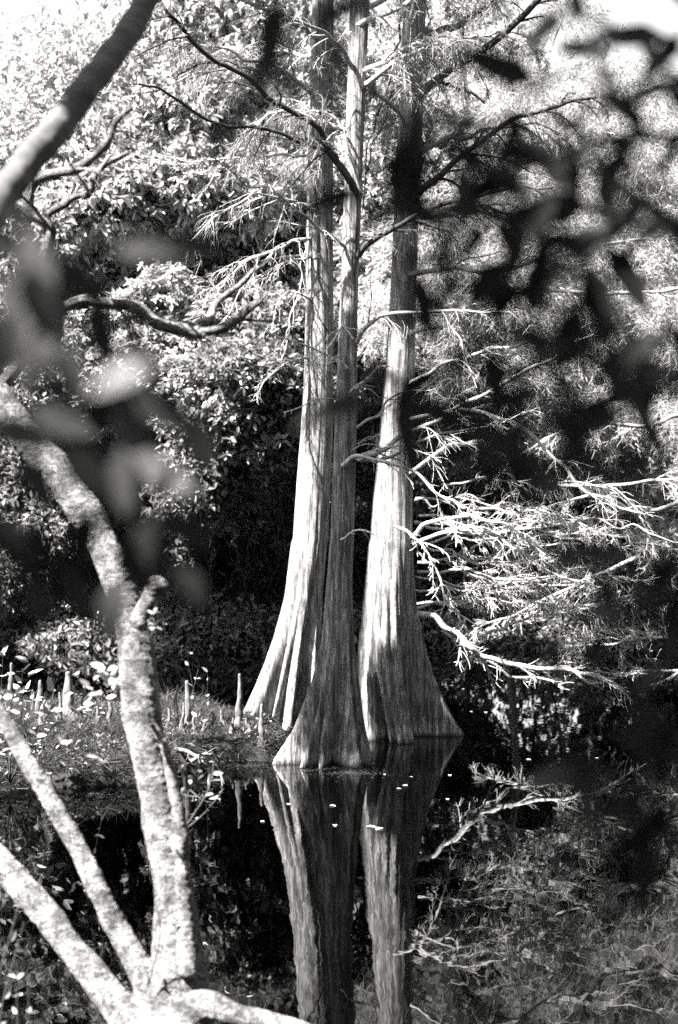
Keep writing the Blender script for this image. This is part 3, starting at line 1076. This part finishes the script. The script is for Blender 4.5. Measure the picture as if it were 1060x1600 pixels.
# ------------------------------------------------------------------ blurred leafy branches close to the camera
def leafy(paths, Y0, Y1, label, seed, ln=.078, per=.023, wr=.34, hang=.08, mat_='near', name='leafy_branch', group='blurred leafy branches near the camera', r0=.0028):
    if group:
        k_ = [.84, .96, .88, 1.02, .90][seed % 5]
        Y0, Y1, ln = Y0 * k_, Y1 * k_, ln * k_
    rg = random.Random(seed)
    R = np.random.RandomState(seed)
    first = P(paths[0][0][0], paths[0][0][1], Y0)
    t = thing(name, label, 'branch', first, group)
    A, L = Acc(), Acc()
    for pts in paths:
        pp = px_path(pts, Y0, Y1)
        Ln = sum((pp[i + 1] - pp[i]).length for i in range(len(pp) - 1))
        n = max(8, int(Ln / .012))
        path = smooth_path(pp, n)
        A.add(*tube_va(path, np.linspace(r0, r0 * .4, n), 6))
        Tn = np.gradient(path, axis=0)
        m = max(3, int(Ln / per))
        for k in range(m):
            i = min(n - 1, int((k + .6) / m * n))
            d = Vector(Tn[i]).normalized()
            s = Vector((-d.z, 0, d.x)) * (1 if k % 2 else -1)
            dr = d * rg.uniform(.1, 1.2) + s * rg.uniform(.35, 1.0) + rv(rg) * .3 + Vector((0, 0, -hang))
            pos = np.array([path[i]])
            L.add(*leaves_va(pos, np.array([tuple(dr)]), R.normal(size=(1, 3)) * .5 + np.array([[0, -.8, .4]]), np.array([ln * (.65 + .6 * rg.random())]), wr, .2, .1))
    build(A, 'stem', M['dark'], t)
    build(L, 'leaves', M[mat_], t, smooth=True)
    return t


leafy([[(1130, 30), (1040, 60), (960, 70), (890, 20), (850, -30)], [(960, 70), (930, 120), (940, 190), (925, 270)]], 1.5, 1.4, 'black out-of-focus branch with leaves in the top right corner', 1)
leafy([[(1140, 215), (1050, 215), (960, 215), (900, 230), (830, 262), (770, 262)], [(960, 215), (990, 270), (1030, 300)], [(1150, 150), (1080, 130), (1030, 100)]], 1.45, 1.4, 'black blurred branch spreading left below the top right corner', 2, r0=.008)
leafy([[(1120, 330), (1020, 350), (950, 340), (880, 300), (820, 320), (760, 345)], [(950, 340), (930, 400), (870, 410)]], 1.5, 1.4, 'black blurred leafy branch level with the bright gaps, right side', 3, r0=.006)
leafy([[(870, 120), (800, 170), (740, 225), (690, 245)], [(800, 170), (780, 230), (760, 260)]], 1.35, 1.3, 'dark blurred leaves slanting down left, right of the cypress tops', 4)
leafy([[(850, 240), (780, 310), (730, 350), (680, 360), (620, 330), (580, 295)], [(730, 350), (700, 390), (660, 410), (600, 400)], [(680, 360), (640, 300), (650, 260)]], 1.4, 1.3, 'dark blurred sprig reaching left across the rightmost trunk', 5)
leafy([[(960, 430), (900, 470), (830, 490), (770, 530), (700, 560), (640, 600), (580, 620)], [(770, 530), (720, 510), (680, 470)], [(700, 560), (690, 620), (720, 680), (770, 700)], [(830, 490), (800, 440), (790, 400)]], 1.35, 1.25, 'grey blurred sprig slanting across the trunks at mid height', 6)
leafy([[(1000, 500), (930, 530), (870, 560), (860, 620), (840, 660)], [(870, 560), (810, 600), (770, 660), (700, 660)], [(860, 620), (900, 680), (880, 740)], [(930, 530), (980, 560), (1000, 600)]], 1.4, 1.3, 'blurred sprig with hanging leaves right of the trunks', 7)
leafy([[(1120, 380), (1070, 430), (1045, 500), (1055, 560)], [(1045, 500), (985, 590), (970, 680)]], 1.45, 1.4, 'blurred drooping leaves along the right edge', 8)
leafy([[(420, -30), (450, 20), (500, 45), (530, 60)], [(450, 20), (430, 90), (410, 140)]], 1.3, 1.25, 'dark blurred sprig at the top, over the white trunk', 9, .075, .05)
leafy([[(1150, 800), (1060, 850), (970, 870), (900, 930), (850, 1000)], [(1060, 850), (1040, 930), (960, 960)], [(970, 870), (920, 850), (880, 860)], [(1150, 900), (1090, 950), (1000, 960), (930, 990)], [(1040, 930), (1060, 1000), (1040, 1050)]], 1.7, 1.6, 'soft grey blurred leaves over the twigs at the right edge', 10, .07, .042, mat_='neargrey')
leafy([[(1130, 1130), (1060, 1180), (1000, 1230), (1020, 1310)], [(1000, 1230), (950, 1200), (910, 1190)], [(1060, 1180), (1060, 1260)]], 1.35, 1.3, 'black blurred leaves over the water at lower right', 11, .085, .02)
leafy([[(880, 700), (840, 740), (800, 720), (740, 720)], [(840, 740), (830, 790)]], 1.25, 1.2, 'faint grey blurred sprig over the tangled limbs', 12, .06, .034)
# left sapling: big soft leaves hanging into the picture
RL = random.Random(9)
sap = thing('leafy_sapling', 'dark out-of-focus sapling whose big drooping leaves hang over the left edge', 'plant', P(-160, 900, .9))
A = Acc()
stems = [[(-160, 1000), (-60, 700), (40, 470), (130, 380), (240, 370), (330, 390)], [(-80, 760), (40, 600), (130, 540), (210, 590), (260, 660)], [(-60, 700), (60, 680), (150, 700), (230, 730)], [(-60, 720), (30, 760), (110, 790), (200, 830)], [(-70, 740), (0, 840), (60, 860), (130, 880)]]
for q_ in stems:
    A.add(*tube_va(smooth_path([P(a, b, 1.15) for a, b in q_], 40), np.linspace(.003, .001, 40), 6))
build(A, 'stem', M['dark'], sap)
LV = [(60, 415, 120, 60), (130, 440, 110, 35), (235, 395, 110, 10), (310, 385, 90, 15), (30, 480, 140, 80), (95, 500, 130, 100), (160, 520, 130, 70), (225, 560, 90, 50), (60, 570, 120, 120), (110, 590, 110, 80), (20, 600, 120, 60),
      (205, 660, 130, 78), (255, 640, 120, 35), (310, 690, 100, 70), (160, 640, 110, 120), (100, 660, 110, 20), (40, 680, 110, 10), (195, 760, 130, 80), (250, 740, 130, 30), (140, 740, 110, 60), (60, 760, 120, 50), (0, 740, 120, 30),
      (240, 850, 120, 85), (290, 830, 110, 40), (215, 890, 110, 60), (130, 850, 120, 95), (70, 860, 120, 75), (20, 850, 130, 60), (-10, 920, 120, 90), (120, 930, 100, 60), (175, 960, 110, 80), (300, 920, 90, 55), (60, 940, 90, 85), (10, 380, 100, 30), (-10, 540, 120, 90)]
L = Acc()
LV += [q_ for q_ in [(a + RL.uniform(-45, 35), b + RL.uniform(-45, 45), ln_ * .95, an + RL.uniform(-40, 40)) for (a, b, ln_, an) in LV] if q_[0] < 60 and q_[1] < 560 or q_[1] < 520 and q_[0] < 150]
LV = [q_ for q_ in LV if not (q_[0] < 95 and 590 < q_[1] < 790 and RL.random() < .3)]
LV = [q_ for q_ in LV if not (100 < q_[0] < 235 and q_[1] > 725 and RL.random() < .3)]
for (a, b, ln_, an) in LV:
    Y_ = RL.uniform(1.08, 1.3)
    an = math.radians(an + RL.uniform(-12, 12))
    d = np.array([[math.cos(an), RL.uniform(-.3, .3), -math.sin(an)]])
    ln_m = ln_ / F * Y_ * 1.05
    pos = np.array([tuple(P(a, b, Y_))]) - d * ln_m * .5
    L.add(*leaves_va(pos, d, np.array([[RL.uniform(-.7, .5), -1, RL.uniform(-.2, .9)]]), np.array([ln_m]), .46, .2, .08))
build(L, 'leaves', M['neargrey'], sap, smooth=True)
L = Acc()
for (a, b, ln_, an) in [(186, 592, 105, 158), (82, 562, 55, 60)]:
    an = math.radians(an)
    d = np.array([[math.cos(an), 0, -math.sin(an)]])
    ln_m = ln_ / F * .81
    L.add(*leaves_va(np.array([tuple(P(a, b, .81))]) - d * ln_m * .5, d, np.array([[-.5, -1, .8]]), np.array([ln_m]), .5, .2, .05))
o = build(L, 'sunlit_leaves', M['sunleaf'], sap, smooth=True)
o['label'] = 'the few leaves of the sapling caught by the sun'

# ------------------------------------------------------------------ knees, litter, plants on the island
def knee(px, ptop, pbase, w, seed, label):
    Y = ground_Y(pbase, .18)
    b = P(px, pbase, Y)
    b.z = isl_z(b.x, b.y) - .04
    if b.z < -.1:
        b.z = -.15
    top = P(px, ptop, Y)
    rg = random.Random(seed)
    pts = [b, b.lerp(top, .35) + Vector((rg.uniform(-.018, .018), 0, 0)), b.lerp(top, .7) + Vector((rg.uniform(-.025, .025), 0, 0)), top + Vector((rg.uniform(-.02, .02), 0, 0))]
    n = 26
    path = smooth_path(pts, n)
    r0 = w * .5 / F * Y
    t = np.linspace(0, 1, n)
    rad = r0 * (1.3 - .85 * t ** 1.1) + r0 * 1.3 * np.exp(-t * 6)
    A = Acc()
    A.add(*tube_va(path, rad, 14, cap=True, rough=.30, seed=seed, rf=1.4))
    o = build(A, 'cypress_knee', M['knee'], None, b)
    tag(o, label, 'cypress knee', 'cypress knees on the island')


knees = [(373, 1053, 1146, 9, 'tall pointed cypress knee touching the foot of the white trunk'),
         (292, 1064, 1150, 12, 'thickest of the two tall knees right of the near trunk'),
         (277, 1072, 1148, 7, 'thin tall knee just left of the thick one, right of the near trunk'),
         (332, 1110, 1146, 6, 'short thin knee midway between the near trunk and the white cypress'),
         (348, 1110, 1144, 7, 'short blunt knee just left of the tall pointed one'),
         (409, 1100, 1152, 8, 'knee standing against the flare of the white cypress'),
         (318, 1128, 1152, 6, 'stubby knee right of the pair of tall knees'),
         (106, 1050, 1128, 17, 'widest dark cone-shaped knee, left of the near trunk'),
         (131, 1072, 1126, 10, 'dark knee beside the wide cone-shaped one'),
         (62, 1063, 1120, 9, 'bright slim knee left of the wide dark cone'),
         (70, 1094, 1132, 7, 'short knee in front of the bright slim knee'),
         (79, 1095, 1130, 8, 'short pale knee between the bright slim knee and the dark cone'),
         (16, 1036, 1112, 8, 'tall knee among the pale leaves near the left edge'),
         (172, 1098, 1134, 8, 'dark knee touching the left side of the near trunk'),
         (93, 1082, 1136, 7, 'thin dark knee at the left foot of the wide cone'),
         (50, 1078, 1118, 6, 'thin knee just left of the bright slim knee'),
         (286, 1098, 1152, 6, 'short knee squeezed between the two tall knees'),
         (388, 1122, 1150, 6, 'small knee right of the tall pointed one'),
         (150, 1104, 1134, 7, 'small knee near the sprouts on the near trunk'),
         (40, 1090, 1125, 7, 'small knee between the left edge and the bright slim knee'),
         (262, 1108, 1150, 7, 'small knee half hidden against the near trunk'),
         (305, 1120, 1158, 6, 'small knee at the front of the pair of tall knees'),
         (362, 1122, 1150, 6, 'tiny knee at the foot of the tall pointed one')]
for i, k in enumerate(knees):
    knee(*k[:4], i + 5, k[4])

R = np.random.RandomState(31)
# dry grass and fallen needles covering the island
n = 90000
x = R.uniform(-6.5, 0.1, n); y = R.uniform(12.2, 17.2, n)
h = isl_h(x, y)
ok = (h > -.06)
dens = fbm(np.stack([x * 1.4, y * 1.4, x * 0], -1), 2)
ok &= (dens > -.8)
x, y, h = x[ok], y[ok], h[ok]
pos = np.stack([x, y, h], -1)
edge = h < .16
d = R.normal(size=pos.shape) * np.array([1, 1, .5]) + np.array([0, 0, .35])
d[edge] += np.array([.2, -1.2, -.1])
pos[edge, 2] += R.rand(edge.sum()) * .10
A = Acc()
A.add(*needles_va(pos, d, R.uniform(.05, .22, len(pos)) * np.where(pos[:, 0] > -1.6, .6, 1), .006, R))
o = build(A, 'dry_grass', M['straw'], smooth=False)
o['kind'] = 'stuff'
tag(o, 'dry grass and fallen needles covering the island', 'grass')
# green low cover, small leaves
n = 9000
x = R.uniform(-6.5, -.6, n); y = R.uniform(12.4, 17.2, n)
h = isl_h(x, y)
ok = (h > .05) & (fbm(np.stack([x * 1.7, y * 1.7, x * 0 + 9], -1), 2) > .0)
pos = np.stack([x, y, h + R.rand(n) * .12], -1)[ok]
A = Acc()
A.add(*leaves_va(pos, R.normal(size=pos.shape) * np.array([1, 1, .4]), R.normal(size=pos.shape) * .4 + np.array([0, 0, 1]), R.uniform(.02, .05, len(pos)), .5))
o = build(A, 'ground_cover', M['shrub'], smooth=False)
o['kind'] = 'stuff'
tag(o, 'low leafy ground cover among the cypress knees', 'ground cover')


def plant(px, py, Y, tops, nleaf, ln, label, seed, mat_='sprout', wr=.42, z=None, stemr=.003):
    b = P(px, py, Y)
    if z is not None:
        b.z = z
    t = thing('leafy_plant', label, 'plant', b, 'leafy plants by the water')
    sprout(b, [P(*tp) for tp in tops], nleaf, ln, t, seed, mat_, wr, stemr, name='stem')
    return t


plant(15, 1170, 12.6, [(5, 1025, 12.4), (35, 1050, 12.4), (60, 1075, 12.3), (20, 1085, 12.3), (75, 1100, 12.3), (-10, 1060, 12.4), (100, 1090, 12.4), (45, 1035, 12.4), (-5, 1100, 12.4), (90, 1060, 12.4), (130, 1100, 12.5)], 14, .13, 'pale long-leaved plant at the left edge, in front of the knees', 41, z=.1)
plant(300, 1150, 14.5, [(310, 1045, 14.4), (325, 1050, 14.4), (295, 1040, 14.4)], 5, .08, 'sprig with bright oval leaves above the two tall knees', 42, z=.1)
plant(285, 1300, 6.2, [(335, 1190, 6.4), (345, 1240, 6.4)], 4, .05, 'thin sprig with a few pale leaves right of the near trunk', 43)
plant(25, 1640, 4.6, [(38, 1440, 4.6), (25, 1500, 4.6), (45, 1540, 4.6), (28, 1420, 4.6)], 7, .04, 'sprig of small lit leaves against black water, lower left', 44, z=.3)
plant(185, 1215, 12.9, [(100, 1165, 12.9), (150, 1130, 13), (60, 1180, 12.8), (130, 1200, 12.7)], 8, .07, 'sprawling weed on the island left of the near trunk', 45, 'shrub', z=.1)
plant(330, 1215, 13.2, [(345, 1170, 13.2), (310, 1180, 13.2), (300, 1160, 13.3)], 8, .07, 'weed on the island tip right of the near trunk', 46, 'straw', z=.05)
plant(20, 1230, 12.6, [(10, 1150, 12.6), (50, 1180, 12.5), (-20, 1170, 12.6), (80, 1210, 12.4)], 8, .07, 'low weed on the island edge at far left', 47, 'shrub', z=.05)

# driftwood roots on the island tip
A = Acc()
for k_, pts in enumerate([[P(275, 1170, 13.8), P(310, 1182, 13.5), P(338, 1196, 13.3), P(352, 1225, 13.0)], [P(300, 1190, 13.5), P(325, 1180, 13.4), P(350, 1182, 13.3)], [P(318, 1188, 13.4), P(330, 1215, 13.1), P(328, 1238, 13.0)]]):
    grow(A, pts, .022, .008, random.Random(k_), 9, 7, .16, 2, .15, .9, .03, rmin=.004)
tag(build(A, 'driftwood', M['knee'], None, P(338, 1200, 13.3)), 'tangle of pale dead roots on the front edge of the island tip', 'driftwood')

# ------------------------------------------------------------------ fallen branches on the water, right
def fallen(pts, Y0, Y1, r0, r1, label, seed, kids, klen, level=2, feather=0, droop=.03, up=0.0, spread=.8, mat_='dead', rmin=.004):
    pp = px_path(pts, Y0, Y1)
    t = thing('fallen_branch', label, 'branch', pp[len(pp) // 2], 'bleached branches lying over the water')
    A, tips = Acc(), ([] if feather else None)
    grow(A, pp, r0 * Y0 / F, r1 * Y0 / F, random.Random(seed), 10, kids, klen, level, droop, spread, .03, tips, up=up, rmin=rmin)
    build(A, 'limb', M[mat_], t)
    if feather:
        needle_part(tips, t, feather, .07, .005, .2)
    return t


fallen([(648, 958), (680, 966), (715, 990), (745, 1015), (770, 1034), (830, 1042), (890, 1046), (930, 1055), (975, 1080)], 15.9, 16.1, 5.5, 3.2, 'thick white bare branch bending down to the water right of the cypresses', 61, 16, .5, 2, up=.15)
fallen([(690, 985), (740, 1020), (790, 1050), (850, 1062), (880, 1068)], 16.3, 16.1, 2.4, 1.6, 'thin pale branch lying on the water below the thick white one', 62, 8, .3, 2)
fallen([(1080, 1000), (1010, 1000), (950, 1005), (900, 1015)], 16.4, 16.2, 3, 1.5, 'pale branch with upswept fine twigs near the right edge', 63, 18, .55, 2, 5, up=.5)
fallen([(760, 990), (800, 975), (860, 965), (920, 950), (990, 930)], 16.6, 16.9, 3, 1.2, 'brush of fine grey twigs rising behind the thick white branch', 64, 20, .45, 2, 0, up=.3)
fallen([(1090, 1045), (1040, 1048), (990, 1050), (960, 1058)], 16.2, 16.0, 2.5, 1.2, 'small bare branch at the right edge just above the water', 65, 10, .4, 2, 2, up=.2)
fallen([(1000, 870), (930, 900), (870, 930), (800, 960), (740, 980)], 19.5, 18.8, 4, 1.2, 'drooping twiggy bough hanging low at the right, tip at the white branch', 66, 15, .45, 2, 1, up=.0, droop=.12)
fallen([(1080, 780), (1000, 800), (930, 775), (860, 790), (800, 830)], 19.5, 18.5, 4, 1.2, 'pale twiggy bough arching left from the right edge above the dark hollow', 67, 16, .45, 2, 1, up=.0, droop=.12)
fallen([(1090, 640), (1000, 665), (920, 660), (850, 690), (780, 740)], 19.5, 18.5, 4, 1.2, 'feathery bough arching left from the right edge, highest of the boughs', 68, 18, .5, 2, 2, up=.0, droop=.12)

# floating leaves
R = random.Random(5)
for i, (px, py, w) in enumerate([(739, 1112, 1), (759, 1113, 1.3), (808, 1103, 1), (822, 1187, 1.2), (703, 1211, 1.2), (640, 1214, .8), (620, 1233, 1), (638, 1228, 1.2), (572, 1292, 2), (598, 1294, 2), (578, 1193, 1.1), (628, 1169, .8), (726, 1077, .9), (798, 1113, .8), (905, 1146, .8),
                                 (972, 1094, 1), (1052, 1032, .8), (699, 1250, 1.2), (452, 1258, 1.4), (515, 1259, 1.4), (523, 1289, 1.4), (408, 1285, 1.2), (600, 1210, .8), (870, 1160, .8), (850, 1135, .8), (660, 1130, .8), (930, 1185, .9), (775, 1150, .8)]):
    Y = ground_Y(py)
    p = P(px, py, Y); p.z = .004
    A = Acc()
    a = R.random() * 6.28
    A.add(*leaves_va(np.array([[0, 0, 0.]]), np.array([[math.cos(a), math.sin(a), .02]]), np.array([[0, 0, 1.]]), np.array([.045 * w]), .6, .25, .05))
    o = build(A, 'floating_leaf', M['float_'], None, (0, 0, 0))
    o.location = p
    tag(o, 'small pale fallen leaf floating on the dark pond', 'leaf', 'pale leaves floating on the pond')

R = np.random.RandomState(91)
n = 2600
a = R.rand(n) * 6.28
c_ = np.array([(-.35, 13.75, .5), (-.9, 14.0, .5), (.1, 13.6, .35), (.9, 15.3, .5), (-2.2, 12.6, .6), (1.6, 15.2, 1.2)])[R.randint(0, 6, n)]
q_ = np.abs(R.normal(size=n)) * c_[:, 2]
pos = np.stack([c_[:, 0] + q_ * np.cos(a), c_[:, 1] + q_ * np.sin(a) * .5, np.full(n, .003) + R.rand(n) * .004], -1)
A = Acc()
A.add(*leaves_va(pos, np.stack([np.cos(a * 7), np.sin(a * 7), a * 0], -1), np.tile([0, 0, 1.], (n, 1)), R.uniform(.006, .03, n), .35, .1, .02))
o = build(A, 'floating_litter', M['straw'], smooth=False)
o['kind'] = 'stuff'
tag(o, 'fine litter floating round the cypress feet', 'litter')

# vines
for i, (pts, Y, lab) in enumerate([
    ([(660, -40), (640, 60), (618, 140), (585, 215), (562, 300)], 16.6, 'dark vine slanting between the middle and right cypress tops'),
    ([(645, -40), (622, 60), (600, 150), (575, 230), (568, 330)], 16.9, 'second dark vine, just left of the first between the cypress tops'),
    ([(478, 380), (470, 430), (455, 500), (440, 560)], 16.8, 'thin pale vine hanging beside the white trunk'),
    ([(445, 480), (440, 560), (415, 650), (385, 720), (360, 790)], 22.5, 'thin dark vine hanging before the shaded shrubs left of the trunks')]):
    A = Acc()
    grow(A, px_path(pts, Y), .02 if i < 2 else .01, .008, random.Random(i), 6, 6, .4, 1, .3, .5, .04)
    o = build(A, 'vine', M['dark'] if i != 2 else M['dead'], None, P(pts[0][0], pts[0][1], Y))
    tag(o, lab, 'vine', 'vines hanging by the trunks')
